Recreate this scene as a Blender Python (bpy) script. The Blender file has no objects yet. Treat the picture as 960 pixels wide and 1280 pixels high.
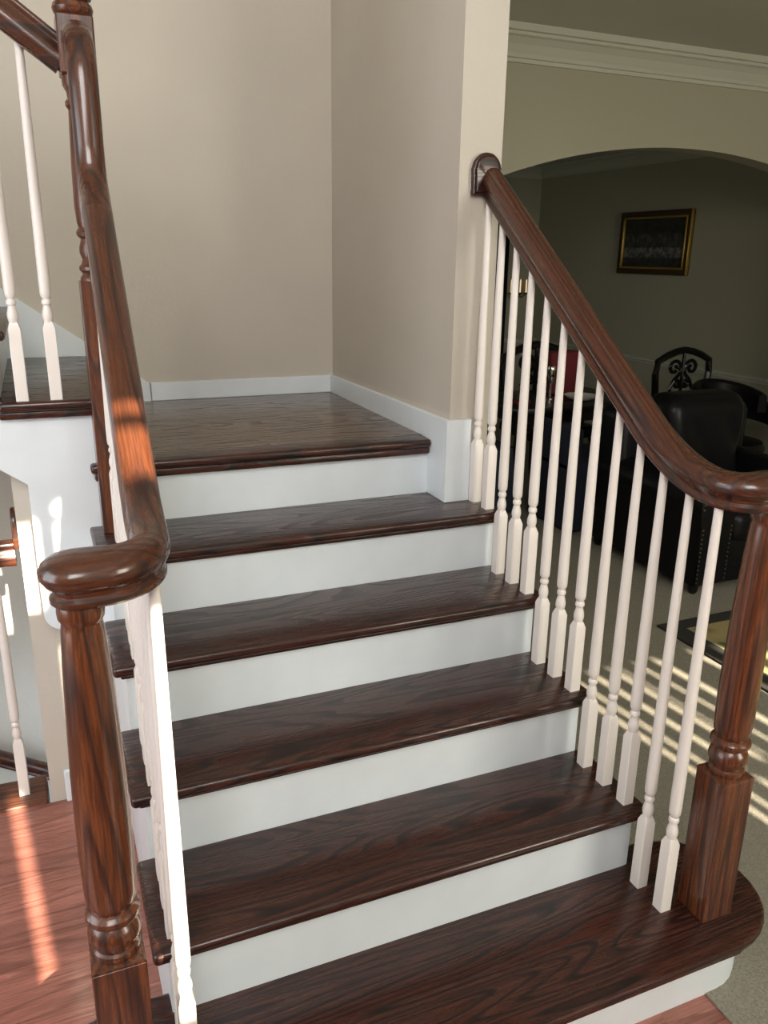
import bpy, bmesh, math, random
from mathutils import Vector, Matrix
random.seed(7)
C = bpy.context.scene.collection
S = bpy.context.scene
PI = math.pi

# ------------------------------------------------------------ camera, light, exposure
cy_, cp_, cr_ = 0.4010, -0.3060, 0.0150
f_ = Vector((math.sin(cy_)*math.cos(cp_), math.cos(cy_)*math.cos(cp_), math.sin(cp_)))
r_ = Vector((math.cos(cy_), -math.sin(cy_), 0)); u_ = r_.cross(f_)
rr = math.cos(cr_)*r_ + math.sin(cr_)*u_; uu = -math.sin(cr_)*r_ + math.cos(cr_)*u_
cam = bpy.data.objects.new('camera', bpy.data.cameras.new('camera')); C.objects.link(cam)
M = Matrix((rr, uu, -f_)).transposed().to_4x4(); M.translation = Vector((-1.267, -1.118, 1.720))
cam.matrix_world = M
cam.data.sensor_fit = 'VERTICAL'; cam.data.sensor_height = 36; cam.data.lens = 1014.45*36/1280
cam.data.clip_start = 0.05; cam.data.clip_end = 100
S.camera = cam
S.view_settings.view_transform = 'Standard'; S.view_settings.look = 'None'
S.view_settings.gamma = 1; S.view_settings.exposure = 0.9
w = bpy.data.worlds.new('World'); S.world = w; w.use_nodes = True
w.node_tree.nodes['Background'].inputs[0].default_value = (0.72, 0.85, 1.0, 1)
w.node_tree.nodes['Background'].inputs[1].default_value = 1.6

def lamp(name, kind, loc, direction, energy, color, size=None, sy=None):
    d = bpy.data.lights.new(name, kind); d.energy = energy; d.color = color
    o = bpy.data.objects.new(name, d); C.objects.link(o); o.location = loc
    o.rotation_euler = Vector(direction).to_track_quat('-Z', 'Y').to_euler()
    if kind == 'AREA':
        d.shape = 'RECTANGLE'; d.size = size; d.size_y = sy
    return o
sun = lamp('sun', 'SUN', (0, -8, 6), (-0.113, 1.0, -0.50), 20.0, (1.0, 0.88, 0.70))
sun.data.angle = math.radians(0.5)
lamp('daylight_foyer_front_window', 'AREA', (-1.9, -3.10, 3.2), (0.10, 1, -0.30), 118, (1.0, 0.975, 0.95), 2.0, 3.2)
lamp('daylight_foyer_left_window', 'AREA', (-3.30, 0.1, 1.6), (1, 0.1, -0.1), 15, (1.0, 0.95, 0.92), 1.8, 2.0)
lamp('daylight_living_window', 'AREA', (2.0, -3.05, 1.9), (0.0, 1, -0.15), 50, (1.0, 0.96, 0.82), 1.6, 1.6)
lamp('dining_fill', 'AREA', (-0.85, 5.2, 1.6), (1, 0, 0.05), 3.2, (0.95, 1.0, 0.92), 1.4, 1.4)  # added fill that lifts the dim dining room; no window in this wall

# ------------------------------------------------------------ materials
def newmat(name):
    m = bpy.data.materials.new(name); m.use_nodes = True
    return m, m.node_tree.nodes, m.node_tree.links, m.node_tree.nodes['Principled BSDF']
def setspec(b, v):
    b.inputs['Specular IOR Level'].default_value = v
def plain(name, col, rough=0.5, metal=0.0, bump=0.0, bscale=200, spec=0.5, var=0.0, vscale=6):
    m, n, l, b = newmat(name)
    b.inputs['Base Color'].default_value = (*col, 1); b.inputs['Roughness'].default_value = rough
    b.inputs['Metallic'].default_value = metal; setspec(b, spec)
    tc = n.new('ShaderNodeTexCoord')
    if var:
        t = n.new('ShaderNodeTexNoise'); t.inputs['Scale'].default_value = vscale; t.inputs['Detail'].default_value = 5
        l.new(tc.outputs['Object'], t.inputs['Vector'])
        cr = n.new('ShaderNodeValToRGB')
        cr.color_ramp.elements[0].position = 0.3; cr.color_ramp.elements[1].position = 0.7
        cr.color_ramp.elements[0].color = (*[c*(1-var) for c in col], 1)
        cr.color_ramp.elements[1].color = (*[min(1, c*(1+var)) for c in col], 1)
        l.new(t.outputs['Fac'], cr.inputs['Fac']); l.new(cr.outputs['Color'], b.inputs['Base Color'])
    if bump:
        t2 = n.new('ShaderNodeTexNoise'); t2.inputs['Scale'].default_value = bscale; t2.inputs['Detail'].default_value = 3
        l.new(tc.outputs['Object'], t2.inputs['Vector'])
        bp = n.new('ShaderNodeBump'); bp.inputs['Strength'].default_value = bump; bp.inputs['Distance'].default_value = 0.004
        l.new(t2.outputs['Fac'], bp.inputs['Height']); l.new(bp.outputs['Normal'], b.inputs['Normal'])
    return m
def oak(name, axis, dark, light, rough=0.3, stretch=0.9, rings=9.0, pore=0.5, coat=0.25, cross=9.0, tilt=0.0):
    """stained oak: cathedral rings and fine pores running along one object axis"""
    m, n, l, b = newmat(name)
    tc = n.new('ShaderNodeTexCoord'); oi = n.new('ShaderNodeObjectInfo')
    mr = n.new('ShaderNodeMapping'); mr.inputs['Rotation'].default_value = (tilt, 0, 0)
    l.new(tc.outputs['Object'], mr.inputs['Vector']); mp = n.new('ShaderNodeMapping')
    sc = [cross]*3; sc[axis] = stretch; mp.inputs['Scale'].default_value = sc
    ad = n.new('ShaderNodeVectorMath'); ad.operation = 'ADD'
    ml = n.new('ShaderNodeMath'); ml.operation = 'MULTIPLY'; ml.inputs[1].default_value = 43.0
    l.new(oi.outputs['Random'], ml.inputs[0]); l.new(mr.outputs['Vector'], mp.inputs['Vector'])
    l.new(mp.outputs['Vector'], ad.inputs[0]); l.new(ml.outputs[0], ad.inputs[1])
    ns = n.new('ShaderNodeTexNoise'); ns.inputs['Scale'].default_value = 1.0; ns.inputs['Detail'].default_value = 1.0
    ns.inputs['Roughness'].default_value = 0.35
    l.new(ad.outputs[0], ns.inputs['Vector'])
    k = n.new('ShaderNodeMath'); k.operation = 'MULTIPLY'; k.inputs[1].default_value = rings*2
    fr = n.new('ShaderNodeMath'); fr.operation = 'FRACT'
    l.new(ns.outputs['Fac'], k.inputs[0]); l.new(k.outputs[0], fr.inputs[0])
    ramp = n.new('ShaderNodeValToRGB'); e = ramp.color_ramp.elements
    e[0].position = 0.0; e[0].color = (*light, 1); e[1].position = 1.0; e[1].color = (*light, 1)
    a = e.new(0.55); a.color = (*[light[i]*0.8+dark[i]*0.2 for i in range(3)], 1)
    a = e.new(0.82); a.color = (*dark, 1)
    l.new(fr.outputs[0], ramp.inputs['Fac'])
    mp2 = n.new('ShaderNodeMapping'); s2 = [260.0]*3; s2[axis] = 9.0; mp2.inputs['Scale'].default_value = s2
    l.new(mr.outputs['Vector'], mp2.inputs['Vector'])
    pn = n.new('ShaderNodeTexNoise'); pn.inputs['Scale'].default_value = 1.0; pn.inputs['Detail'].default_value = 2
    l.new(mp2.outputs['Vector'], pn.inputs['Vector'])
    pr = n.new('ShaderNodeValToRGB'); pr.color_ramp.elements[0].position = 0.42; pr.color_ramp.elements[1].position = 0.60
    pr.color_ramp.elements[0].color = (1-pore,)*3+(1,); pr.color_ramp.elements[1].color = (1, 1, 1, 1)
    l.new(pn.outputs['Fac'], pr.inputs['Fac'])
    mx = n.new('ShaderNodeMix'); mx.data_type = 'RGBA'; mx.blend_type = 'MULTIPLY'; mx.inputs['Factor'].default_value = 1
    l.new(ramp.outputs['Color'], mx.inputs['A']); l.new(pr.outputs['Color'], mx.inputs['B'])
    l.new(mx.outputs['Result'], b.inputs['Base Color'])
    rm = n.new('ShaderNodeMapRange'); rm.inputs['From Min'].default_value = 0.45; rm.inputs['From Max'].default_value = 0.95
    rm.inputs['To Min'].default_value = rough; rm.inputs['To Max'].default_value = rough+0.17
    l.new(fr.outputs[0], rm.inputs['Value'])
    rx_ = n.new('ShaderNodeMath'); rx_.operation = 'MULTIPLY_ADD'; rx_.inputs[1].default_value = -0.22; 
    l.new(pn.outputs['Fac'], rx_.inputs[0]); ra_ = n.new('ShaderNodeMath'); ra_.operation = 'ADD'; ra_.inputs[1].default_value = 0.11
    l.new(rm.outputs['Result'], ra_.inputs[0]); l.new(ra_.outputs[0], rx_.inputs[2]); l.new(rx_.outputs[0], b.inputs['Roughness'])
    b.inputs['Coat Weight'].default_value = coat; b.inputs['Coat Roughness'].default_value = 0.12
    bp = n.new('ShaderNodeBump'); bp.inputs['Strength'].default_value = 0.12; bp.inputs['Distance'].default_value = 0.002
    sm = n.new('ShaderNodeMath'); sm.operation = 'SUBTRACT'; l.new(pn.outputs['Fac'], sm.inputs[0]); l.new(rm.outputs['Result'], sm.inputs[1])
    l.new(sm.outputs[0], bp.inputs['Height']); l.new(bp.outputs['Normal'], b.inputs['Normal'])
    return m
M_TREAD = oak('tread_oak', 0, (0.0065, 0.003, 0.0028), (0.066, 0.0205, 0.013), 0.25, 1.0, 9, 0.5, 0.12)
M_NEWEL = oak('newel_oak', 2, (0.040, 0.011, 0.006), (0.150, 0.042, 0.014), 0.28, 0.7, 5, 0.5, 0.35, 13.0)
M_RAIL = oak('rail_oak', 1, (0.024, 0.008, 0.006), (0.095, 0.028, 0.011), 0.26, 0.5, 5, 0.35, 0.5, 13.0, -0.628)
M_RAILX = oak('rail_oak_across', 0, (0.024, 0.008, 0.006), (0.090, 0.027, 0.011), 0.26, 0.9, 4, 0.35, 0.5, 11.0)
M_RAILZ = oak('rail_oak_upright', 2, (0.024, 0.008, 0.006), (0.095, 0.028, 0.011), 0.26, 0.6, 4, 0.35, 0.5, 11.0)
M_FLOOR = [oak('red_oak_plank_%s' % s, 0, tuple(c*k for c in (0.24, 0.085, 0.058)), tuple(c*k for c in (0.38, 0.145, 0.105)), 0.28, 0.7, 6, 0.30, 0.4)
           for s, k in (('even', 1.0), ('pale', 1.12), ('deep', 0.88))]
M_FEDGE = oak('floor_edge_oak', 0, (0.05, 0.015, 0.008), (0.19, 0.062, 0.032), 0.35, 0.7, 7, 0.4, 0.2)
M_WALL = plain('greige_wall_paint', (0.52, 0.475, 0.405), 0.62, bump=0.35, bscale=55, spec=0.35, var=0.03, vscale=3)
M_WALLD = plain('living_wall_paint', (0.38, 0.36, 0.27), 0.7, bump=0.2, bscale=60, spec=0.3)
M_CEIL = plain('ceiling_paint', (0.55, 0.54, 0.48), 0.8, bump=0.3, bscale=90)
M_TRIM = plain('white_trim_paint', (0.69, 0.74, 0.765), 0.38, bump=0.12, bscale=18, var=0.04, vscale=7)
M_BAL = plain('white_baluster_paint', (0.74, 0.685, 0.635), 0.36, bump=0.05, bscale=60)
M_CARPET = plain('greige_carpet', (0.27, 0.25, 0.20), 0.95, bump=1.0, bscale=330, spec=0.1, var=0.22, vscale=160)
M_BLACK = plain('black_leather', (0.004, 0.004, 0.005), 0.38, bump=0.25, bscale=60, spec=0.22)
M_BWOOD = plain('black_lacquered_wood', (0.006, 0.005, 0.005), 0.3)
M_NAIL = plain('antique_brass_nail', (0.10, 0.08, 0.06), 0.3, 0.8)
M_GOLD = plain('gilt_frame', (0.55, 0.36, 0.09), 0.32, 0.9, bump=0.3, bscale=120)
M_DGOLD = plain('dark_gilt_frame', (0.055, 0.028, 0.010), 0.4, 0.4, bump=0.3, bscale=90)
M_NAVY = plain('navy_curtain_fabric', (0.012, 0.015, 0.03), 0.9)
M_RED = plain('deep_red_fabric', (0.12, 0.006, 0.012), 0.8)
M_SILVER = plain('polished_silver', (0.75, 0.72, 0.66), 0.15, 1.0)
M_CREAM = plain('cream_ceramic', (0.6, 0.57, 0.5), 0.3)
M_PORCH = plain('exterior_wall', (0.5, 0.48, 0.44), 0.8)
M_BLIND = plain('blind_slat', (0.55, 0.53, 0.42), 0.7)
m, n, l, b = newmat('candle_glow'); b.inputs['Emission Color'].default_value = (1, .68, .36, 1); b.inputs['Emission Strength'].default_value = 0.4; M_GLOW = m
def rug_mat():
    m, n, l, b = newmat('patterned_rug'); tc = n.new('ShaderNodeTexCoord')
    v = n.new('ShaderNodeTexVoronoi'); v.inputs['Scale'].default_value = 5; l.new(tc.outputs['Object'], v.inputs['Vector'])
    t = n.new('ShaderNodeTexNoise'); t.inputs['Scale'].default_value = 9; l.new(tc.outputs['Object'], t.inputs['Vector'])
    ad = n.new('ShaderNodeMath'); ad.operation = 'ADD'; l.new(v.outputs['Distance'], ad.inputs[0]); l.new(t.outputs['Fac'], ad.inputs[1])
    r = n.new('ShaderNodeValToRGB'); e = r.color_ramp.elements
    e[0].position = .45; e[0].color = (.03, .04, .012, 1); e[1].position = 1.0; e[1].color = (.30, .24, .10, 1)
    a = e.new(.62); a.color = (.09, .10, .03, 1); a = e.new(.75); a.color = (.22, .19, .09, 1)
    l.new(ad.outputs[0], r.inputs['Fac']); l.new(r.outputs['Color'], b.inputs['Base Color']); b.inputs['Roughness'].default_value = .95
    return m
M_RUG = rug_mat()
M_RUGB = plain('rug_dark_border', (0.02, 0.018, 0.014), 0.95, bump=.6, bscale=200)
def canvas_mat():
    """generic dim picture: a dark ground, a pale horizontal band and a few blurred pale dabs"""
    m, n, l, b = newmat('dim_canvas'); tc = n.new('ShaderNodeTexCoord'); sp = n.new('ShaderNodeSeparateXYZ')
    l.new(tc.outputs['Object'], sp.inputs[0])
    r = n.new('ShaderNodeValToRGB'); e = r.color_ramp.elements
    mp = n.new('ShaderNodeMapRange'); mp.inputs['From Min'].default_value = -.22; mp.inputs['From Max'].default_value = .22
    l.new(sp.outputs['Z'], mp.inputs['Value']); l.new(mp.outputs['Result'], r.inputs['Fac'])
    e[0].position = .0; e[0].color = (.02, .02, .018, 1); e[1].position = 1; e[1].color = (.015, .015, .015, 1)
    for p, c in ((.18, .02), (.22, .11), (.38, .13), (.42, .03), (.62, .05), (.72, .012)):
        a = e.new(p); a.color = (c, c, c*1.02, 1)
    t = n.new('ShaderNodeTexNoise'); t.inputs['Scale'].default_value = 22; l.new(tc.outputs['Object'], t.inputs['Vector'])
    r2 = n.new('ShaderNodeValToRGB'); r2.color_ramp.elements[0].position = .4; r2.color_ramp.elements[1].position = .65
    r2.color_ramp.elements[0].color = (.4, .4, .4, 1); r2.color_ramp.elements[1].color = (1.6, 1.6, 1.6, 1)
    l.new(t.outputs['Fac'], r2.inputs['Fac'])
    mx = n.new('ShaderNodeMix'); mx.data_type = 'RGBA'; mx.blend_type = 'MULTIPLY'; mx.inputs['Factor'].default_value = 1
    l.new(r.outputs['Color'], mx.inputs['A']); l.new(r2.outputs['Color'], mx.inputs['B']); l.new(mx.outputs['Result'], b.inputs['Base Color'])
    b.inputs['Roughness'].default_value = .4
    return m
M_CANVAS = canvas_mat()

# ------------------------------------------------------------ helpers
def link_mesh(name, bm, mat, parent=None, smooth=False, loc=None):
    """bm is in world coordinates; loc becomes the object's origin"""
    if loc is not None: bmesh.ops.translate(bm, verts=bm.verts, vec=-Vector(loc))
    bmesh.ops.recalc_face_normals(bm, faces=bm.faces)
    me = bpy.data.meshes.new(name); bm.to_mesh(me); bm.free()
    if smooth:
        for p in me.polygons: p.use_smooth = True
        try: me.set_sharp_from_angle(angle=math.radians(32))
        except Exception: pass
    me.materials.append(mat)
    o = bpy.data.objects.new(name, me); C.objects.link(o)
    if loc is not None: o.location = loc
    if parent is not None:
        o.parent = parent
        o.location = Vector(o.location) - world_loc(parent)
    return o
def world_loc(o):
    v = Vector(o.location)
    while o.parent: o = o.parent; v += Vector(o.location)
    return v
def thing(name, label, cat, loc=(0, 0, 0), group=None):
    o = bpy.data.objects.new(name, None); C.objects.link(o); o.location = loc
    o['label'] = label; o['category'] = cat
    if group: o['group'] = group
    return o
def struct(name, bm, mat, smooth=False):
    o = link_mesh(name, bm, mat, None, smooth, center(bm)); o['kind'] = 'structure'; return o
def center(bm):
    vs = [v.co for v in bm.verts]
    return Vector([(min(v[i] for v in vs)+max(v[i] for v in vs))/2 for i in range(3)])
def part(name, bm, mat, parent, smooth=False, label=None, kind=None):
    o = link_mesh(name, bm, mat, parent, smooth, center(bm))
    if label: o['label'] = label
    if kind: o['kind'] = kind
    return o
def box(x0, x1, y0, y1, z0, z1, bev=0.0, seg=2, bm=None):
    b2 = bmesh.new(); bmesh.ops.create_cube(b2, size=1)
    for v in b2.verts:
        v.co = Vector((x0+(v.co.x+.5)*(x1-x0), y0+(v.co.y+.5)*(y1-y0), z0+(v.co.z+.5)*(z1-z0)))
    if bev: bmesh.ops.bevel(b2, geom=list(b2.edges), offset=bev, segments=seg, profile=.5, affect='EDGES')
    if bm is None: return b2
    return merge(bm, b2)
def merge(bm, b2):
    me = bpy.data.meshes.new('tmp'); b2.to_mesh(me); b2.free(); bm.from_mesh(me); bpy.data.meshes.remove(me)
    return bm
def prism(pts, axis, a0, a1, bev=0.0, seg=2):
    """extrude 2D pts; axis is the extrusion axis, pts are the remaining two axes in order"""
    bm = bmesh.new()
    def mk(p, a):
        q = list(p); q.insert(axis, a); return Vector(q)
    v0 = [bm.verts.new(mk(p, a0)) for p in pts]; v1 = [bm.verts.new(mk(p, a1)) for p in pts]
    f0 = bm.faces.new(v0); f1 = bm.faces.new(list(reversed(v1)))
    for i in range(len(pts)):
        j = (i+1) % len(pts); bm.faces.new((v0[j], v0[i], v1[i], v1[j]))
    if bev:
        ed = list(set(f0.edges) | set(f1.edges))
        bmesh.ops.bevel(bm, geom=ed, offset=bev, segments=seg, profile=.5, affect='EDGES')
    return bm
def lathe(prof, x, y, seg=20, z=0.0, bm=None, cap=True):
    b2 = bmesh.new(); rings = []
    for (r, h) in prof:
        rings.append([b2.verts.new((x+r*math.cos(2*PI*i/seg), y+r*math.sin(2*PI*i/seg), z+h)) for i in range(seg)])
    for a, b in zip(rings, rings[1:]):
        for i in range(seg):
            j = (i+1) % seg; b2.faces.new((a[i], a[j], b[j], b[i]))
    if cap: b2.faces.new(list(reversed(rings[0]))); b2.faces.new(rings[-1])
    return b2 if bm is None else merge(bm, b2)
def sweep(path, prof, normals, scales=None, span=None):
    """closed profile (u across, v up) swept on path; normals give the across direction at each point"""
    bm = bmesh.new(); rings = []
    for i, p in enumerate(path):
        if span and not span[0] <= i < span[1]: continue
        t = (path[min(i+1, len(path)-1)] - path[max(i-1, 0)]).normalized()
        nn = normals[i]; nn = (nn - t*nn.dot(t)).normalized(); v = nn.cross(t).normalized()
        k_ = scales[i] if scales else 1.0
        rings.append([bm.verts.new(p + nn*a*k_ + v*c) for a, c in prof])
    k = len(prof)
    for a, b in zip(rings, rings[1:]):
        for i in range(k):
            j = (i+1) % k; bm.faces.new((a[i], a[j], b[j], b[i]))
    bm.faces.new(list(reversed(rings[0]))); bm.faces.new(rings[-1])
    return bm
def tube(pts, r, seg=8, bm=None):
    pts = [Vector(p) for p in pts]; b2 = bmesh.new(); rings = []; ref = Vector((.123, .31, .94)).normalized()
    for i, p in enumerate(pts):
        t = (pts[min(i+1, len(pts)-1)] - pts[max(i-1, 0)]).normalized()
        a = t.cross(ref).normalized(); c = t.cross(a)
        rad = r[i] if isinstance(r, (list, tuple)) else r
        rings.append([b2.verts.new(p + (a*math.cos(2*PI*k/seg)+c*math.sin(2*PI*k/seg))*rad) for k in range(seg)])
    for a, b in zip(rings, rings[1:]):
        for i in range(seg):
            j = (i+1) % seg; b2.faces.new((a[i], a[j], b[j], b[i]))
    b2.faces.new(list(reversed(rings[0]))); b2.faces.new(rings[-1])
    return b2 if bm is None else merge(bm, b2)
def holed(ax, a0, a1, u0, u1, z0, z1, holes):
    """wall slab with rectangular holes; ax 1: thickness on y, u is x; ax 0: thickness on x, u is y"""
    us = sorted({u0, u1, *[h[0] for h in holes], *[h[1] for h in holes]}); zs = sorted({z0, z1, *[h[2] for h in holes], *[h[3] for h in holes]})
    bm = bmesh.new()
    for i in range(len(us)-1):
        j = 0
        while j < len(zs)-1:
            def inh(jj):
                cu, cz = (us[i]+us[i+1])/2, (zs[jj]+zs[jj+1])/2
                return any(h[0] < cu < h[1] and h[2] < cz < h[3] for h in holes)
            if inh(j): j += 1; continue
            k = j
            while k < len(zs)-1 and not inh(k): k += 1
            if ax == 1: box(us[i], us[i+1], a0, a1, zs[j], zs[k], bm=bm)
            else: box(a0, a1, us[i], us[i+1], zs[j], zs[k], bm=bm)
            j = k
    return bm

H, RUN = 0.19, 0.258
XL, XR = -1.15, 0.03            # faces of the two stringers
BY = 2.30                       # back wall of the stair well

# ------------------------------------------------------------ room shell
fl = struct('floor', box(-3.4, 0.08, -3.2, 1.365, -0.10, -0.022), M_FEDGE)
# red oak boards of the hall floor
proto_boards = {}
rowh = 0.083; nrow = 0; y = 1.362
while y > -3.19:
    y0 = max(y-rowh, -3.2); x = -3.4 - random.random()*0.9
    while x < 0.08:
        L = random.choice((1.1, 1.5, 1.9, 2.3)); a, b2 = max(x, -3.4), min(x+L, 0.08); x += L
        if b2-a < 0.02: continue
        o = part('floor_board', box(a+.0003, b2-.0003, y0+.0003, y-.0003, -0.022, random.uniform(-.0004, 0)), random.choice(M_FLOOR), fl)
    y -= rowh; nrow += 1
struct('floor_carpet', box(0.08, 5.6, -3.2, 7.4, -0.10, 0.004), M_CARPET)
struct('floor_dining_left', box(-1.0, 0.08, 3.15, 7.4, -0.10, 0.004), M_CARPET)
struct('trim_1', box(-3.4, -1.39, 1.362, 1.515, -0.05, 0.012, bev=.008), M_FEDGE)   # nosing at the edge of the cellar stair
struct('wall_back', box(-3.4, -0.07, BY, BY+.12, -2.7, 5.5), M_WALL)
struct('wall_left', holed(0, -3.52, -3.4, -3.2, 2.3, -2.7, 5.5, [(-0.8, 1.0, .7, 2.6)]), M_WALL)
struct('wall_right', box(-0.075, 0.065, 1.166, 3.0, 0, 5.5), M_WALL)               # the wall that ends at the handrail
struct('wall_header', box(-0.075, 0.065, -3.2, 1.166, 2.9, 5.5), M_WALL)
struct('ceiling', box(-3.4, 0.065, -3.2, BY, 5.5, 5.6), M_CEIL)
SUN_SLITS = [(-0.982, -0.952, 1.87, 2.34), (-0.775, -0.745, 2.0, 2.84), (-0.90, -0.82, 2.965, 3.24), (-0.76, -0.672, 3.095, 3.222), (-0.76, -0.672, 3.248, 3.285)]  # unseen slits, shaped to throw the sun patches on rail, panel and floor
struct('wall_front', holed(1, -3.225, -3.2, -3.4, 0.065, 0, 5.5, SUN_SLITS[:5]), M_WALL)
struct('wall_living_front', holed(1, -3.32, -3.2, 0.065, 5.6, 0, 2.85, [(1.12, 2.5, .7, 2.45)]), M_WALLD)
struct('wall_living_right', box(5.6, 5.7, -3.2, 3.0, 0, 2.85), M_WALLD)
struct('ceiling_living', box(0.065, 5.6, -3.2, 3.0, 2.85, 2.95), M_CEIL)
# arched wall to the dining room
ac, ar, az = 2.407, 3.987, 2.347
hw = 1.46; pts = [(0.065, 0), (ac-hw, 0)]
for i in range(33):
    xx = -hw + 2*hw*i/32; pts.append((ac+xx, az-(ar-math.sqrt(ar*ar-xx*xx))))
pts += [(ac+hw, 0), (5.6, 0), (5.6, 2.85), (0.065, 2.85)]
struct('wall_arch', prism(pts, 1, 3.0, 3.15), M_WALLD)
# dining room
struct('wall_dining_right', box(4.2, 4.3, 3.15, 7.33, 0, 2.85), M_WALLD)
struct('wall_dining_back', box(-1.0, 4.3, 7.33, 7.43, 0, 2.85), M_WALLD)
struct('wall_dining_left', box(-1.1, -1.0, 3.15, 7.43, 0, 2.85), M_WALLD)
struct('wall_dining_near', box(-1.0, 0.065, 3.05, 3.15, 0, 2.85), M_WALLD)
struct('ceiling_dining', box(-1.0, 4.3, 3.15, 7.33, 2.70, 2.85), M_CEIL)
# crown mouldings: profile (out from wall, up), drawn for the arch wall facing -y
crown = [(0, 0), (.014, 0), (.014, .018), (.024, .022), (.030, .040), (.052, .078), (.078, .104), (.092, .110), (.092, .124), (.108, .128), (.108, .16), (0, .16)]
M_CROWN = plain('crown_paint', (0.50, 0.50, 0.41), 0.5)
struct('trim_2', prism([(3.0-a, 2.69+c) for a, c in crown], 0, 0.065, 5.6), M_CROWN)
struct('trim_3', prism([(4.2-a*.8, 2.57+c*.8) for a, c in crown], 1, 3.15, 7.33), M_CROWN)
struct('trim_4', prism([(7.33-a*.8, 2.57+c*.8) for a, c in crown], 0, -1.0, 4.2), M_CROWN)
rail_p = [(0, 0), (.012, 0), (.014, .018), (.026, .026), (.026, .044), (.012, .05), (0, .052)]
struct('trim_5', prism([(4.2-a, .755+c) for a, c in rail_p], 1, 3.15, 7.33), M_CROWN)
struct('trim_6', prism([(7.33-a, .755+c) for a, c in rail_p], 0, -1.0, 4.2), M_CROWN)
# window of the living room with vertical slats (throws the streaks on the carpet)
hol_ = [(a, a+.30, c, c+.38) for a in (1.15, 1.475, 1.80, 2.125) for c in (.74, 1.155, 1.57, 1.985)]
wn = struct('window_1', holed(1, -3.30, -3.28, 1.12, 2.5, .7, 2.45, hol_), M_TRIM)
part('head_rail', box(1.13, 2.49, -3.27, -3.22, 2.41, 2.45), M_BLIND, wn)
x = 1.165; first = True
while x < 2.46:
    wd = .085 if not first else .05
    part('blind_slat', box(x, min(x+wd, 2.485), -3.25, -3.247, .72, 2.41), M_BLIND, wn)
    x += wd + (.016 if first else random.choice((.014, .03, .055, .022))); first = False
struct('window_2', holed(0, -3.48, -3.45, -0.8, 1.0, .7, 2.6, [(-.75, .08, .75, 2.55), (.12, .95, .75, 2.55)]), M_TRIM)

# baseboards
struct('baseboard_back', box(-0.86, -0.09, BY-.015, BY, 1.14, 1.214, bev=.003), M_TRIM)
bp = [(1.166, .95), (1.30, .95), (1.30, 1.14), (BY, 1.14), (BY, 1.214), (1.166, 1.222)]
struct('baseboard_right', prism(bp, 0, -0.091, -0.075, bev=.002), M_TRIM)
struct('baseboard_end', box(-0.091, -0.002, 1.151, 1.166, .95, 1.222, bev=.002), M_TRIM)
struct('baseboard_hall', box(-1.333, -1.16, 1.345, 1.36, 0.0, .115, bev=.004), M_TRIM)

# ------------------------------------------------------------ lower staircase
st = thing('staircase', 'straight staircase with six dark oak treads and white painted risers up to the landing', 'staircase', (-.56, 0, 0))
# bottom tread: bullnose at both ends
def bull(cxl, cxr, cyy, rad, yb, xl, xr):
    pts = []
    for i in range(15):
        a = -PI/2 + PI*i/14; pts.append((cxr+rad*math.cos(a), cyy+rad*math.sin(a)))
    pts += [(xr, cyy+rad), (xr, yb), (xl, yb), (xl, cyy+rad)]
    for i in range(15):
        a = PI/2 + PI*i/14; pts.append((cxl+rad*math.cos(a), cyy+rad*math.sin(a)))
    return pts
part('tread', prism(bull(-1.249, .112, .130, .187, .27, XL, XR), 2, H-.028, H, bev=.011, seg=4), M_TREAD, st, True)
part('tread_molding', prism(bull(-1.249, .112, .130, .166, .27, XL, XR), 2, H-.042, H-.028, bev=.005), M_TREAD, st, True)
part('riser', prism(bull(-1.249, .112, .130, .137, .27, XL, XR), 2, 0, H-.042), M_TRIM, st, True)
for k in range(2, 6):
    y0 = (k-1)*RUN
    if k < 5: tb_ = box(-1.182, .058, y0-.034, y0+RUN+.005, k*H-.028, k*H, bev=.011, seg=4)
    else: tb_ = prism([(-1.182, y0-.034), (.058, y0-.034), (.058, 1.165), (-.092, 1.165), (-.092, y0+RUN+.005), (-1.182, y0+RUN+.005)], 2, k*H-.028, k*H, bev=.011, seg=4)
    part('tread', tb_, M_TREAD, st, True)
    part('riser', box(XL+.012, XR-.012, y0, y0+.018, (k-1)*H-.002, k*H-.028), M_TRIM, st)
    part('tread_molding', box(XL-.014, XR+.014, y0-.014, y0, k*H-.043, k*H-.028, bev=.005), M_TREAD, st, True)
part('riser', box(XL+.012, -0.091, 5*RUN, 5*RUN+.018, 5*H-.002, 6*H-.028), M_TRIM, st)
part('landing_nosing', box(-1.165, -0.091, 5*RUN-.034, 5*RUN+.06, 6*H-.028, 6*H, bev=.011, seg=4), M_TREAD, st, True)
part('tread_molding', box(-1.155, -0.091, 5*RUN-.022, 5*RUN, 6*H-.052, 6*H-.028, bev=.007), M_TREAD, st, True)
def stringer_poly(y1):
    pts = [(.005, 0)]
    for k in range(1, 6):
        y0 = (k-1)*RUN; pts.append((y0+.001, k*H-.0285)); 
        if k < 5: pts.append((k*RUN+.001, k*H-.0285))
    pts.append((y1, 5*H-.0285)); pts.append((y1, 0)); return pts
part('stringer', prism(stringer_poly(1.164), 0, XR-.03, XR), M_TRIM, st)
part('stringer', prism(stringer_poly(1.36), 0, XL, XL+.03), M_TRIM, st)
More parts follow.
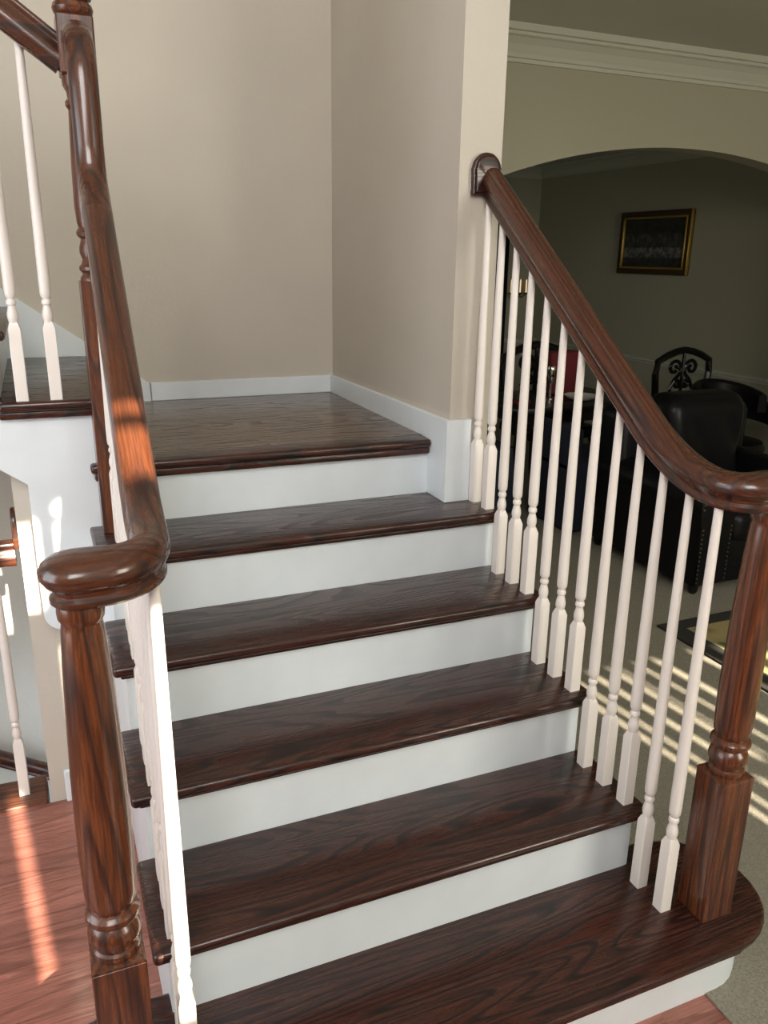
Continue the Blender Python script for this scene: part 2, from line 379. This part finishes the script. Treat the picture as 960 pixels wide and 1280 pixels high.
# landing boards
ld = struct('floor_landing', box(-1.15, -0.075, 5*RUN+.02, BY, 1.06, 1.125), M_TREAD)
y = 5*RUN+.049
M_LAND = oak('landing_oak_sheen', 0, (0.050, 0.030, 0.021), (0.165, 0.100, 0.068), 0.24, 1.0, 7, 0.4, 0.3)  # base paler and greyer than the treads: grazing sheen put into the colour
while y < BY-.005:
    y1 = min(y+.0572, BY); cut = random.uniform(-1.0, -.2); xs = [-1.15, cut, -.091]
    for a, b2 in zip(xs, xs[1:]):
        part('floor_board', box(a+.0002, b2-.0002, y+.0002, y1-.0002, 1.124, 1.1401), M_LAND, ld)
    y = y1

# ------------------------------------------------------------ upper flight (climbs to the left along the back wall)
up = thing('upper_flight', 'upper flight rising left from the landing behind the tall newel', 'staircase', (-1.12, 1.8, 1.14))
for k in range(7, 11):
    x0 = -1.12-(k-7)*RUN
    yf = 5*RUN-.036
    part('tread', box(x0-RUN-.005, x0+.034, yf, BY-.016, k*H-.028, k*H, bev=.011, seg=4), M_TREAD, up, True)
    part('riser', box(x0-.018, x0, 5*RUN+.005, BY-.016, (k-1)*H-.002, k*H-.028), M_TRIM, up)
    part('tread_molding', box(x0-RUN-.005, x0+.014, yf+.016, 5*RUN+.005, k*H-.05, k*H-.028, bev=.006), M_TREAD, up, True)
xe = -1.12-4*RUN
top = []
for k in range(7, 11):
    x0 = -1.12-(k-7)*RUN; top += [(x0, k*H-.0285), (x0-RUN, k*H-.0285)]
# stringer panel: under the treads, sloping soffit edge at the left, rounded lower corner by the hall
arc = [(-1.333+.055-.055*math.cos(a), .637+.055-.055*math.sin(a)) for a in [PI/2*i/6 for i in range(7)]]
poly = [(-1.12, 1.0), (-1.12, .637)] + list(reversed(arc)) + [(-1.333, 1.092), (xe, 1.092+.736*(-1.333-xe))] + list(reversed(top))
part('stringer', prism(poly, 1, 5*RUN+.002, 1.362), M_TRIM, up)
sk = [(-.862, 1.14), (-1.12, 1.14), (-1.12, 1.33), (-1.12-RUN, 1.33), (-1.12-RUN, 1.52), (-1.12-2*RUN, 1.52), (-1.12-2*RUN, 1.71), (-1.12-3*RUN, 1.71), (-1.12-3*RUN, 1.90), (xe, 1.90), (xe, 1.381+.736*(-1.094-xe)), (-.8670, 1.2139)]
part('skirt_board', prism(sk, 1, BY-.015, BY), M_TRIM, up)
struct('wall_under_flight', box(-1.378, -1.12, 1.362, 1.50, -0.1, 1.14), M_WALL)
struct('trim_7', box(-1.12, -1.09, 1.362, BY, 0, 1.06), M_WALL)

# ------------------------------------------------------------ balusters, newels, rails
def baluster_prof(h):
    return [(.0105, .200), (.0112, .207), (.0122, .212), (.0136, .218), (.0142, .224), (.0136, .232), (.0112, .241), (.0094, .248),
            (.0096, .251), (.0122, .254), (.0128, .259), (.0118, .264), (.0094, .267), (.0105, .271), (.0138, .276), (.0146, .285), (.0148, .32), (.0136, .50), (.0115, h*.5+.25), (.0092, h)]
def baluster(x, y, z0, z1, parent):
    h = z1-z0+.02; s = .0158
    bm = lathe(baluster_prof(h), x, y, 14, z0)
    b2 = bmesh.new()
    lv = [(s, 0), (s, .191), (s*.64, .208)]
    rings = []
    for (q, hh) in lv: rings.append([b2.verts.new((x+sx*q, y+sy*q, z0+hh)) for sx, sy in ((-1, -1), (1, -1), (1, 1), (-1, 1))])
    for a, b in zip(rings, rings[1:]):
        for i in range(4): b2.faces.new((a[i], a[(i+1) % 4], b[(i+1) % 4], b[i]))
    b2.faces.new(list(reversed(rings[0]))); b2.faces.new(rings[-1])
    bmesh.ops.bevel(b2, geom=[e for e in b2.edges if abs(e.verts[0].co.z-e.verts[1].co.z) > .01], offset=.0015, segments=1, affect='EDGES')
    merge(bm, b2)
    return part('baluster', bm, M_BAL, parent, True)
halfp = [(.023, 0), (.0255, .004), (.0255, .010), (.0215, .016), (.0225, .022), (.0285, .029), (.0325, .038), (.0330, .047), (.0300, .056), (.0225, .064), (.0115, .0685)]
PROF = halfp + [(0, .070)] + [(-a, c) for a, c in reversed(halfp)]
def zb(y):
    if y < .11: return 1.228
    if y < .39: return 1.228 + 1.30*(y-.11)**2
    return 1.330 + .728*(y-.39)
PROF = [(a, c*1.1) for a, c in PROF]
def lx(y): return -1.137 + .030*max(0.0, min(1.0, (y-.12)/.95))
def rx(y): return .022 + .004*max(0.0, min(1.0, (y-.14)/.5))
def newel_turned(x, y, z0, bt, tt, rmul=1.0, s=.0445):
    """square block to bt, then turned vase up to tt"""
    bm = bmesh.new(); box(x-s, x+s, y-s, y+s, z0, bt-.008, bev=.0015, seg=1, bm=bm)
    b2 = bmesh.new(); rings = []
    lv = [(s, bt-.0085), (s*.985, bt-.004), (s*.80, bt)]
    for (q, hh) in lv: rings.append([b2.verts.new((x+sx*q, y+sy*q, hh)) for sx, sy in ((-1, -1), (1, -1), (1, 1), (-1, 1))])
    for a, b in zip(rings, rings[1:]):
        for i in range(4): b2.faces.new((a[i], a[(i+1) % 4], b[(i+1) % 4], b[i]))
    b2.faces.new(list(reversed(rings[0]))); b2.faces.new(rings[-1]); merge(bm, b2)
    L = tt-bt
    p = [(.035, -.004), (.0385, .000), (.0405, .006), (.0395, .012), (.0350, .0155), (.0350, .0175), (.0405, .026), (.0435, .036), (.0440, .042), (.0430, .050), (.0390, .059), (.0340, .0655), (.0340, .068), (.0420, .0715), (.0450, .078), (.0445, .085), (.0395, .0915), (.0350, .094), (.0375, .100), (.0405, .107), (.0420, .125), (.0435, .20), (.0432, .27), (.0415, .36), (.0385, .45), (.0350, .54), (.0312, L-.045), (.0295, L-.036), (.0300, L-.034), (.0335, L-.028), (.0345, L-.018), (.0335, L-.008), (.032, L)]
    lathe([(r*rmul, h+bt) for r, h in p], x, y, 36, 0, bm)
    return bm
# right railing
rr_ = thing('stair_railing', 'open railing on the right side of the stairs, its handrail fixed to the wall end', 'railing', (.03, .1, .19))
RX, NX, NY = .022, .1145, .0695
for k, js in ((1, (1, 2)), (2, (0, 1, 2)), (3, (0, 1, 2)), (4, (0, 1, 2)), (5, (0, 1))):
    for j in js:
        yy = (k-1)*RUN+.020+j*RUN/3
        baluster(.0145, yy, k*H, zb(yy)+.006, rr_)
nw = part('newel_post', newel_turned(NX, NY, H, .585, 1.232), M_NEWEL, rr_, True)
def rail_path(fx, nx, ny, ytop, rad):
    P, N = [], []; rx = fx(ny); sgn = 1 if nx > rx else -1
    y = ytop
    while y > ny+rad+.012:
        P.append(Vector((fx(y), y, zb(y)))); N.append(Vector((-1, 0, 0))); y -= .018
    for i in range(0, 13):
        a = PI/2*i/12
        P.append(Vector((rx+sgn*rad*(1-math.cos(a)), ny+rad-rad*math.sin(a), zb(ny+rad-rad*math.sin(a)))))
        t = Vector((sgn*math.sin(a), -math.cos(a), 0)); N.append(Vector((t.y, -t.x, 0)))
    x_ = rx+sgn*rad
    for i in range(1, 7): P.append(Vector((x_+(nx-x_)*i/6, ny, 1.228))); N.append(Vector((0, -sgn, 0)))
    return P, N
def fixn(P, N):
    out = []
    for i, p in enumerate(P):
        t = P[min(i+1, len(P)-1)]-P[max(i-1, 0)]; nn = N[i]
        if nn.cross(t).z < 0 or (abs(nn.cross(t).z) < 1e-9): nn = -nn
        out.append(nn)
    return out
RCAP = .0535
CAP = [(a*RCAP/.033, c*1.1) for a, c in halfp] + [(.001, .077)]
def flare(P):
    d = [0.0]
    for a, b in zip(reversed(P[:-1]), reversed(P[1:])): d.append(d[-1]+(a-b).length)
    d.reverse(); out = []
    for q in d:
        t = max(0.0, 1-q/.125); t = t*t*(3-2*t); out.append(1+(RCAP/.033-1)*t)
    return out
P, N = rail_path(globals()['rx'], NX, NY, 1.205, .056)
def rail_parts(P, N, sc, cuts, mats, parent, cx_, cy2):
    ids = [0]+cuts+[len(P)-1]
    for q, (a, b_) in enumerate(zip(ids, ids[1:])):
        nm = ('gooseneck', 'handrail', 'turnout')[q+3-len(mats)]
        bm = sweep(P, PROF, N, sc, (a, b_+1))
        if nm == 'turnout': lathe(CAP, cx_, cy2, 32, 1.228, bm)
        part(nm, bm, mats[q], parent, True)
rail_parts(P, fixn(P, N), flare(P), [len(P)-17], [M_RAIL, M_RAILX], rr_, NX, NY)
def rosette(xc, zc, hwid, zbot, y0, y1):
    pts = [(xc-hwid, zbot)] + [(xc-hwid*math.cos(a), zc+hwid*math.sin(a)) for a in [PI*i/16 for i in range(17)]] + [(xc+hwid, zbot)]
    return prism(pts, 1, y0, y1, bev=.006, seg=3)
bm = rosette(.010, 1.966, .047, 1.893, 1.148, 1.166); merge(bm, rosette(.010, 1.966, .040, 1.903, 1.140, 1.150))
part('rosette', bm, M_TREAD, rr_, True)

# left railing with the tall newel at the landing
lr = thing('stair_railing', 'open railing left of the stairs, its handrail curling onto the reddish near newel', 'railing', (-1.13, .1, .19))
RXL, NXL, NYL = -1.108, -1.249, .0695
for k, js in ((1, (1, 2)), (2, (0, 1, 2)), (3, (0, 1, 2)), (4, (0, 1, 2)), (5, (0, 1))):
    for j in js:
        yy = (k-1)*RUN+.020+j*RUN/3
        baluster(lx(yy)-.001, yy, k*H, zb(yy)+.006, lr)
part('newel_post', newel_turned(NXL, NYL, H, .585, 1.232), M_NEWEL, lr, True)
P, N = rail_path(lx, NXL, NYL, 1.00, .078); P2, N2 = [], []
zt = zb(1.0)
g = [(1.035, zt+.027), (1.065, zt+.055), (1.090, zt+.090), (1.104, zt+.130), (1.108, zt+.18), (1.108, 2.075), (1.112, 2.11), (1.124, 2.138), (1.145, 2.156), (1.17, 2.162), (1.205, 2.163)]
for yy, zz in reversed(g): P2.append(Vector((RXL, yy, zz))); N2.append(Vector((-1, 0, 0)))
PP = P2+P; NN = []
for i, p in enumerate(PP):
    NN.append((N2+N)[i])
base = fixn(P, N); NN = [base[0]]*len(P2) + base
rail_parts(PP, NN, flare(PP), [len(P2)+1, len(PP)-17], [M_RAILZ, M_RAIL, M_RAILX], lr, NXL, NYL)
# tall newel
TX, TY, s = -1.105, 1.248, .043
bm = bmesh.new(); box(TX-s, TX+s, TY-s, TY+s, .95, 1.645, bev=.0015, seg=1, bm=bm)
box(TX-s, TX+s, TY-s, TY+s, 2.13, 2.262, bev=.004, seg=1, bm=bm)
lathe([(r, h) for r, h in [(.040, 1.640), (.040, 1.652), (.035, 1.660), (.033, 1.664), (.040, 1.672), (.041, 1.680), (.034, 1.688), (.031, 1.70), (.036, 1.715), (.036, 1.728), (.031, 1.745), (.030, 1.750), (.038, 1.757), (.0405, 1.766), (.037, 1.774), (.033, 1.778), (.036, 1.79), (.0385, 1.83), (.037, 1.92), (.033, 2.02), (.031, 2.055), (.037, 2.064), (.037, 2.074), (.031, 2.082), (.032, 2.095), (.040, 2.11), (.041, 2.135)]], TX, TY, 28, 0, bm)
tn = part('newel_post', bm, M_NEWEL, lr, True, label='tall newel with turned neck, square upper block and rounded finial')
part('finial', lathe([(.036, 2.26), (.045, 2.268), (.048, 2.278), (.045, 2.288), (.036, 2.294), (.045, 2.300), (.047, 2.308), (.040, 2.318), (.024, 2.326), (.020, 2.34), (.034, 2.355), (.044, 2.38), (.046, 2.40), (.042, 2.425), (.028, 2.445), (.010, 2.455)], TX, TY, 32, 0), M_NEWEL, tn, True)

# upper railing
ur = thing('stair_railing', 'upper railing climbing to the left from the tall newel', 'railing', (-1.3, 1.3, 1.33))
zu = lambda x: 2.225+.72*(-1.148-x)
bm = sweep([Vector((x, 1.258, zu(x))) for x in (-1.112, -1.3, -1.5, -1.8, -2.1)], PROF, [Vector((0, -1, 0))]*5)
bmesh.ops.recalc_face_normals(bm, faces=bm.faces)
part('handrail', bm, M_RAILX, ur, True)
for k in range(7, 11):
    for j in range(3):
        x0 = -1.12-(k-7)*RUN; xx = x0-.030-j*.086-(.003 if k == 7 else 0)
        if k == 7 and j == 0: continue
        baluster(xx+.005, 1.285, k*H, zu(xx)+.012, ur)
# guard railing at the cellar stair
gr = thing('guard_railing', 'short guard railing along the cellar stair at the far left edge of the hall floor', 'railing', (-2.3, 1.43, .012))
bm = sweep([Vector((-1.394, 1.43, .885)), Vector((-2.3, 1.43, .885)), Vector((-3.38, 1.43, .885))], PROF, [Vector((0, -1, 0))]*3)
part('handrail', bm, M_RAILX, gr, True)
pts = [(1.43-.045, .875)]+[(1.43-.045*math.cos(a), .945+.045*math.sin(a)) for a in [PI*i/14 for i in range(15)]]+[(1.43+.045, .875)]
part('rosette', prism(pts, 0, -1.395, -1.378, bev=.005), M_RAILX, gr, True)
x = -1.459
while x > -3.35: baluster(x, 1.43, .012, .895, gr); x -= .115
# cellar stair
ce = thing('cellar_stair', 'cellar stair going down behind the guard railing at the left edge', 'staircase', (-2, 1.9, -1))
for k in range(9):
    xx = -2.9+k*RUN; part('tread', box(xx, xx+RUN+.02, 1.52, BY-.02, -(k+1)*H-.028, -(k+1)*H, bev=.01), M_TREAD, ce, True)
    part('riser', box(xx, xx+.018, 1.52, BY-.02, -(k+1)*H, -k*H-.028), M_TRIM, ce)
cr = thing('wall_handrail', 'dark handrail on the cellar stair wall behind the guard railing', 'handrail', (-1.6, 2.22, -.35))
part('rail', sweep([Vector((x, 2.215, -.365-.62*(x+1.58))) for x in (-2.3, -1.58, -.9)], [(a*.8, c*.8) for a, c in PROF], [Vector((0, -1, 0))]*3), M_RAILX, cr, True)
for x in (-2.1, -1.72, -1.2):
    z = -.365-.62*(x+1.58); part('bracket', tube([(x, 2.30, z-.06), (x, 2.26, z-.06), (x, 2.225, z-.02), (x, 2.215, z+.002)], .006), M_NAIL, cr, True)
struct('wall_cellar_front', box(-3.4, -1.39, 1.40, 1.515, -2.7, -.05), M_WALL)
struct('floor_cellar', box(-3.4, 0, 1.40, 2.42, -2.75, -2.7), M_CARPET)

# ------------------------------------------------------------ living room things
rg = thing('area_rug', 'green and gold patterned rug with a dark border on the carpet behind the right newel', 'rug', (2.4, .4, .004))
part('rug_field', box(1.50, 3.3, -.9, 1.62, .005, .012), M_RUG, rg)
part('rug_border', holed(0, 1, 1, 0, 0, 0, 0, []) if False else (lambda b: (box(1.39, 1.50, -1.0, 1.70, .004, .014, bm=b), box(1.50, 3.4, 1.62, 1.70, .004, .014, bm=b), box(1.50, 3.4, -1.0, -.9, .004, .014, bm=b), box(3.3, 3.4, -.9, 1.62, .004, .014, bm=b))[0])(bmesh.new()), M_RUGB, rg)

def soft(x0, x1, y0, y1, z0, z1, r, seg=5, wob=0.0, freq=9):
    bm = box(x0, x1, y0, y1, z0, z1, bev=r, seg=seg)
    if wob:
        bmesh.ops.subdivide_edges(bm, edges=[e for e in bm.edges if e.calc_length() > .12], cuts=8, use_grid_fill=True)
        for v in bm.verts:
            c = v.co; v.co.y += wob*math.sin(freq*(c.x*2+c.z*1.3))*max(0, (z1-c.z)/(z1-z0))
    return bm
ach = thing('armchair', 'black leather armchair with nailhead trim behind the right-hand balusters', 'armchair', (2.3, 2.35, .004))
def arm(x0, x1):
    # scroll-topped arm outline in (x, z), extruded along y
    pts = [(x0, .07), (x0+.01, .40)]
    cx_, cz_, rr2 = (x0+x1)/2, .50, (x1-x0)/2+.012
    for i in range(15):
        a = PI*1.08-(PI*1.16)*i/14; pts.append((cx_+rr2*math.cos(a), cz_+rr2*.9*math.sin(a)))
    pts += [(x1-.01, .40), (x1, .07)]
    return prism(pts, 1, 1.91, 2.80, bev=.012, seg=2)
part('arm', arm(1.80, 2.02), M_BLACK, ach, True); part('arm', arm(2.60, 2.82), M_BLACK, ach, True)
part('base', soft(1.83, 2.79, 1.93, 2.84, .05, .30, .02), M_BLACK, ach, True)
part('seat_cushion', soft(2.02, 2.60, 1.90, 2.55, .28, .46, .06, 5, .008), M_BLACK, ach, True)
part('back_shell', soft(1.80, 2.80, 2.62, 2.86, .20, .90, .07), M_BLACK, ach, True)
bk = soft(1.98, 2.58, 2.42, 2.70, .44, .985, .10, 6, .022, 13); part('back_cushion', bk, M_BLACK, ach, True)
for i in range(4):
    for (fx, fy) in ((1.86, 1.97),(2.76, 1.97),(1.86, 2.80),(2.76, 2.80))[i:i+1]:
        part('foot', lathe([(.018, 0), (.028, .02), (.03, .05)], fx, fy, 12, .004), M_BWOOD, ach, True)
bm = bmesh.new()
for xs_, xe_ in ((1.815, 2.005),):
    pth = [(xs_, .09+.0245*i) for i in range(13)] + [((xs_+xe_)/2-.105*math.cos(a), .50+.093*math.sin(a)) for a in [PI*i/11-.05 for i in range(12)]] + [(xe_, .39-.0245*i) for i in range(13)]
    for (px, pz) in pth:
        bmesh.ops.create_icosphere(bm, subdivisions=1, radius=.0062, matrix=Matrix.Translation((px, 1.909, pz)))
o = part('nailhead_trim', bm, M_NAIL, ach, True, kind='stuff')
# ornate dining chairs
def scroll(cx_, cz_, r0, turns, s, y, flip=1, n=22, start=0.0):
    out = []
    for i in range(n):
        t = i/(n-1); a = start+turns*2*PI*t; r = r0*(1-.78*t)
        out.append((cx_+s*r*math.cos(a), y, cz_+flip*r*math.sin(a)))
    return out
def ornate_chair(cx_, y, zt, wd, label, rz=0.0):
    t = thing('dining_chair', label, 'chair', (cx_, y, .004), 'carved dining chairs')
    hw_ = wd/2; sc = wd/.5; zs = zt-.52
    fr = [(cx_-hw_*.80, y, zs), (cx_-hw_*.92, y, zs+.15), (cx_-hw_, y, zs+.34), (cx_-hw_*.96, y, zt-.085), (cx_-hw_*.62, y, zt-.04), (cx_-hw_*.3, y, zt-.012), (cx_, y, zt),
          (cx_+hw_*.3, y, zt-.012), (cx_+hw_*.62, y, zt-.04), (cx_+hw_*.96, y, zt-.085), (cx_+hw_, y, zt-.18), (cx_+hw_*.92, y, zs+.15), (cx_+hw_*.80, y, zs)]
    bm = tube(fr, .026*sc, 8); tube([(cx_-hw_*.8, y, zs+.05), (cx_+hw_*.8, y, zs+.05)], .02, 8, bm)
    part('back_frame', bm, M_BWOOD, t, True)
    bm = bmesh.new(); zc = zt-.14
    for s in (-1, 1):
        tube(scroll(cx_+s*.078*sc, zc, .062*sc, 1.25, -s, y, 1, start=-.4), .0145*sc, 6, bm)
        tube([(cx_+s*.02, y, zc-.04), (cx_+s*.075*sc, y, zc-.10), (cx_+s*.105*sc, y, zc-.17), (cx_+s*.08*sc, y, zc-.24), (cx_+s*.03, y, zc-.32)], .0145*sc, 6, bm)
        tube(scroll(cx_+s*.04*sc, zc-.12, .035*sc, 1.1, -s, y, -1, start=.6), .012*sc, 6, bm)
    tube([(cx_, y, zt-.01), (cx_, y, zc-.1), (cx_, y, zs+.05)], .014*sc, 6, bm)
    part('back_splat', bm, M_BWOOD, t, True)
    part('seat', soft(cx_-hw_, cx_+hw_, y-.46, y+.02, .41, .50, .03), M_BLACK, t, True)
    for sx in (-1, 1):
        part('leg', tube([(cx_+sx*hw_*.88, y-.43, .41), (cx_+sx*hw_*.95, y-.46, .25), (cx_+sx*hw_*.85, y-.45, .004)], [.028, .02, .014]), M_BWOOD, t, True)
        part('leg', tube([(cx_+sx*hw_*.8, y, zs), (cx_+sx*hw_*.8, y, .30), (cx_+sx*hw_*.82, y+.05, .004)], [.022, .02, .016]), M_BWOOD, t, True)
    return t
ornate_chair(3.47, 3.98, 1.040, .54, 'carved black chair with butterfly scroll back, seen above the black armchair')
ornate_chair(2.33, 4.35, 1.075, .60, 'carved black chair with scroll back beyond the dining table, behind the balusters')
# barrel chairs at right
def barrel(cx_, y, zt, r, label):
    t = thing('barrel_chair', label, 'chair', (cx_, y, .004))
    def band(z0, z1, hb, ro, cx_=cx_):
        bm = bmesh.new(); rings = []
        for i in range(25):
            a = PI*(-.08)+PI*1.16*i/24; e = .5+.5*math.sin(max(0, min(PI, PI*i/24)))
            top_ = z0+(z1-z0)*e
            q = [(ro, top_-hb), (ro, top_-.02), (ro-.02, top_), (ro-.045, top_), (ro-.065, top_-.02), (ro-.065, top_-hb)]
            rings.append([bm.verts.new((cx_+rad*math.cos(a), y+rad*math.sin(a), zz)) for rad, zz in q])
        for a, b in zip(rings, rings[1:]):
            for i in range(6): bm.faces.new((a[i], a[(i+1) % 6], b[(i+1) % 6], b[i]))
        bm.faces.new(rings[0]); bm.faces.new(list(reversed(rings[-1]))); return bm
    part('backrest', band(zt-.16, zt, .13, r), M_BLACK, t, True)
    part('arm_band', band(zt-.20, zt-.13, .15, r+.01, cx_+.13), M_BLACK, t, True)
    part('seat', lathe([(r-.06, 0), (r-.02, .02), (r-.01, .06), (r-.03, .10), (r*.6, .115)], cx_, y, 28, .40), M_BLACK, t, True)
    for a in (.3, 1.57, 2.84):
        part('back_post', tube([(cx_+(r-.03)*math.cos(a), y+(r-.03)*math.sin(a), .46), (cx_+(r-.032)*math.cos(a), y+(r-.032)*math.sin(a), zt-.20)], .012), M_BWOOD, t, True)
    for a in (.8, 2.35, 3.93, 5.5):
        part('leg', tube([(cx_+.22*math.cos(a), y+.22*math.sin(a), .41), (cx_+.25*math.cos(a), y+.25*math.sin(a), .004)], [.02, .012]), M_BWOOD, t, True)
barrel(3.21, 3.19, .90, .275, 'black barrel chair with a curved back band and arm band, right of the black armchair')
# dining table and what stands on it
tb = thing('dining_table', 'dark dining table seen between the white balusters', 'table', (2.1, 3.8, .004))
part('tabletop', box(1.60, 2.66, 3.42, 4.12, .725, .765, bev=.008), M_BWOOD, tb, True)
part('apron', box(1.68, 2.56, 3.50, 4.04, .64, .725), M_BWOOD, tb)
for ax, ay in ((1.70, 3.52), (2.54, 3.52), (1.70, 4.02), (2.54, 4.02)):
    part('leg', tube([(ax, ay, .64), (ax, ay, .45), (ax, ay, .30), (ax, ay, .004)], [.035, .045, .03, .022], 12), M_BWOOD, tb, True)
def slip_chair(cx_, y, label):
    t = thing('slipcovered_chair', label, 'chair', (cx_, y, .004))
    part('skirted_seat', soft(cx_-.24, cx_+.24, y-.25, y+.25, .01, .48, .03), M_NAVY, t, True)
    part('backrest', soft(cx_-.24, cx_-.16, y-.24, y+.24, .40, .70, .03), M_NAVY, t, True)
slip_chair(1.46, 3.78, 'dark navy covered chair at the near end of the dining table')
slip_chair(2.02, 3.26, 'dark navy covered chair at the dining table just behind the armchair')
o = link_mesh('gift_bag', (lambda b: (soft(2.14, 2.42, 3.86, 3.98, .765, 1.075, .02),)[0])(None), M_RED, None, True, (2.28, 3.92, .765)); o['label'] = 'deep red bag standing on the dining table'; o['category'] = 'bag'
cs = lathe([(.035, 0), (.036, .01), (.010, .02), (.008, .10), (.016, .12), (.030, .16), (.033, .21), (.030, .23), (.026, .235)], 2.05, 3.72, 20, .765)
o = link_mesh('goblet', cs, M_SILVER, None, True, (2.05, 3.72, .765)); o['label'] = 'shiny silver goblet on the dining table in front of the red bag'; o['category'] = 'goblet'
dd = lathe([(.05, 0), (.09, .012), (.115, .03), (.118, .035), (.09, .02), (.02, .012)], 2.24, 3.62, 24, .765)
o = link_mesh('plate', dd, M_CREAM, None, True, (2.24, 3.62, .765)); o['label'] = 'pale plate on the dining table'; o['category'] = 'plate'
bx = box(1.70, 1.80, 3.58, 3.66, .765, .79, bev=.004)
o = link_mesh('napkin', bx, M_RED, None, True, (1.75, 3.62, .765)); o['label'] = 'small folded red napkin near the left end of the dining table'; o['category'] = 'napkin'
# curtain and sconce on the far wall
cu = thing('curtain', 'navy curtain hanging on the far dining room wall', 'curtain', (3.55, 7.26, .02))
bm = bmesh.new(); top_, bot_ = [], []
for i in range(41):
    x = 3.36+.40*i/40; yy = 7.25+.025*math.sin(i*1.05)
    top_.append(bm.verts.new((x, yy, 2.12))); bot_.append(bm.verts.new((x, yy, .02)))
for i in range(40): bm.faces.new((top_[i], top_[i+1], bot_[i+1], bot_[i]))
bmesh.ops.solidify(bm, geom=bm.faces[:], thickness=.004)
part('cloth', bm, M_NAVY, cu, True); part('rod', tube([(3.30, 7.27, 2.13), (3.82, 7.27, 2.13)], .012), M_NAIL, cu, True)
sc_ = thing('wall_sconce', 'small brass candle sconce on the far wall, seen between the upper balusters', 'sconce', (3.93, 7.33, 1.3))
part('back_plate', prism([(3.93+.035*math.cos(a), 1.36+.09*math.sin(a)) for a in [2*PI*i/20 for i in range(20)]], 1, 7.31, 7.33, bev=.004), M_NAIL, sc_, True)
for dx in (-.13, -.01, .07):
    sa = part('arm', tube([(3.93, 7.31, 1.34), (3.93+dx*.5, 7.24, 1.28), (3.93+dx, 7.2, 1.32)], .007), M_NAIL, sc_, True)
    part('drip_cup', lathe([(.012, 0), (.030, .012), (.034, .018)], 3.93+dx, 7.2, 14, 1.32), M_NAIL, sa, True)
    part('candle', lathe([(.008, 0), (.008, .13), (.003, .15)], 3.93+dx, 7.2, 12, 1.335), M_GLOW, sa, True)
# framed picture on the right dining wall
pc = thing('framed_picture', 'small dark picture in a gold frame on the dining room wall', 'picture', (4.17, 5.33, 1.86))
y0, y1, z0, z1 = 4.84, 5.82, 1.585, 2.155
def frame_side(a0, a1, b0, b1, x0, x1): return box(x0, x1, a0, a1, b0, b1, bev=.006, seg=2)
for (a0, a1, b0, b1) in ((y0, y1, z0, z0+.055), (y0, y1, z1-.055, z1), (y0, y0+.055, z0+.055, z1-.055), (y1-.055, y1, z0+.055, z1-.055)):
    part('frame_side', frame_side(a0, a1, b0, b1, 4.165, 4.199), M_DGOLD, pc, True)
for (a0, a1, b0, b1) in ((y0+.05, y1-.05, z0+.05, z0+.068), (y0+.05, y1-.05, z1-.068, z1-.05), (y0+.05, y0+.068, z0+.068, z1-.068), (y1-.068, y1-.05, z0+.068, z1-.068), (y0-.004, y0+.012, z0, z1)):
    part('gilt_lip', frame_side(a0, a1, b0, b1, 4.158, 4.190), M_GOLD, pc, True)
part('canvas', box(4.178, 4.186, y0+.06, y1-.06, z0+.06, z1-.06), M_CANVAS, pc)
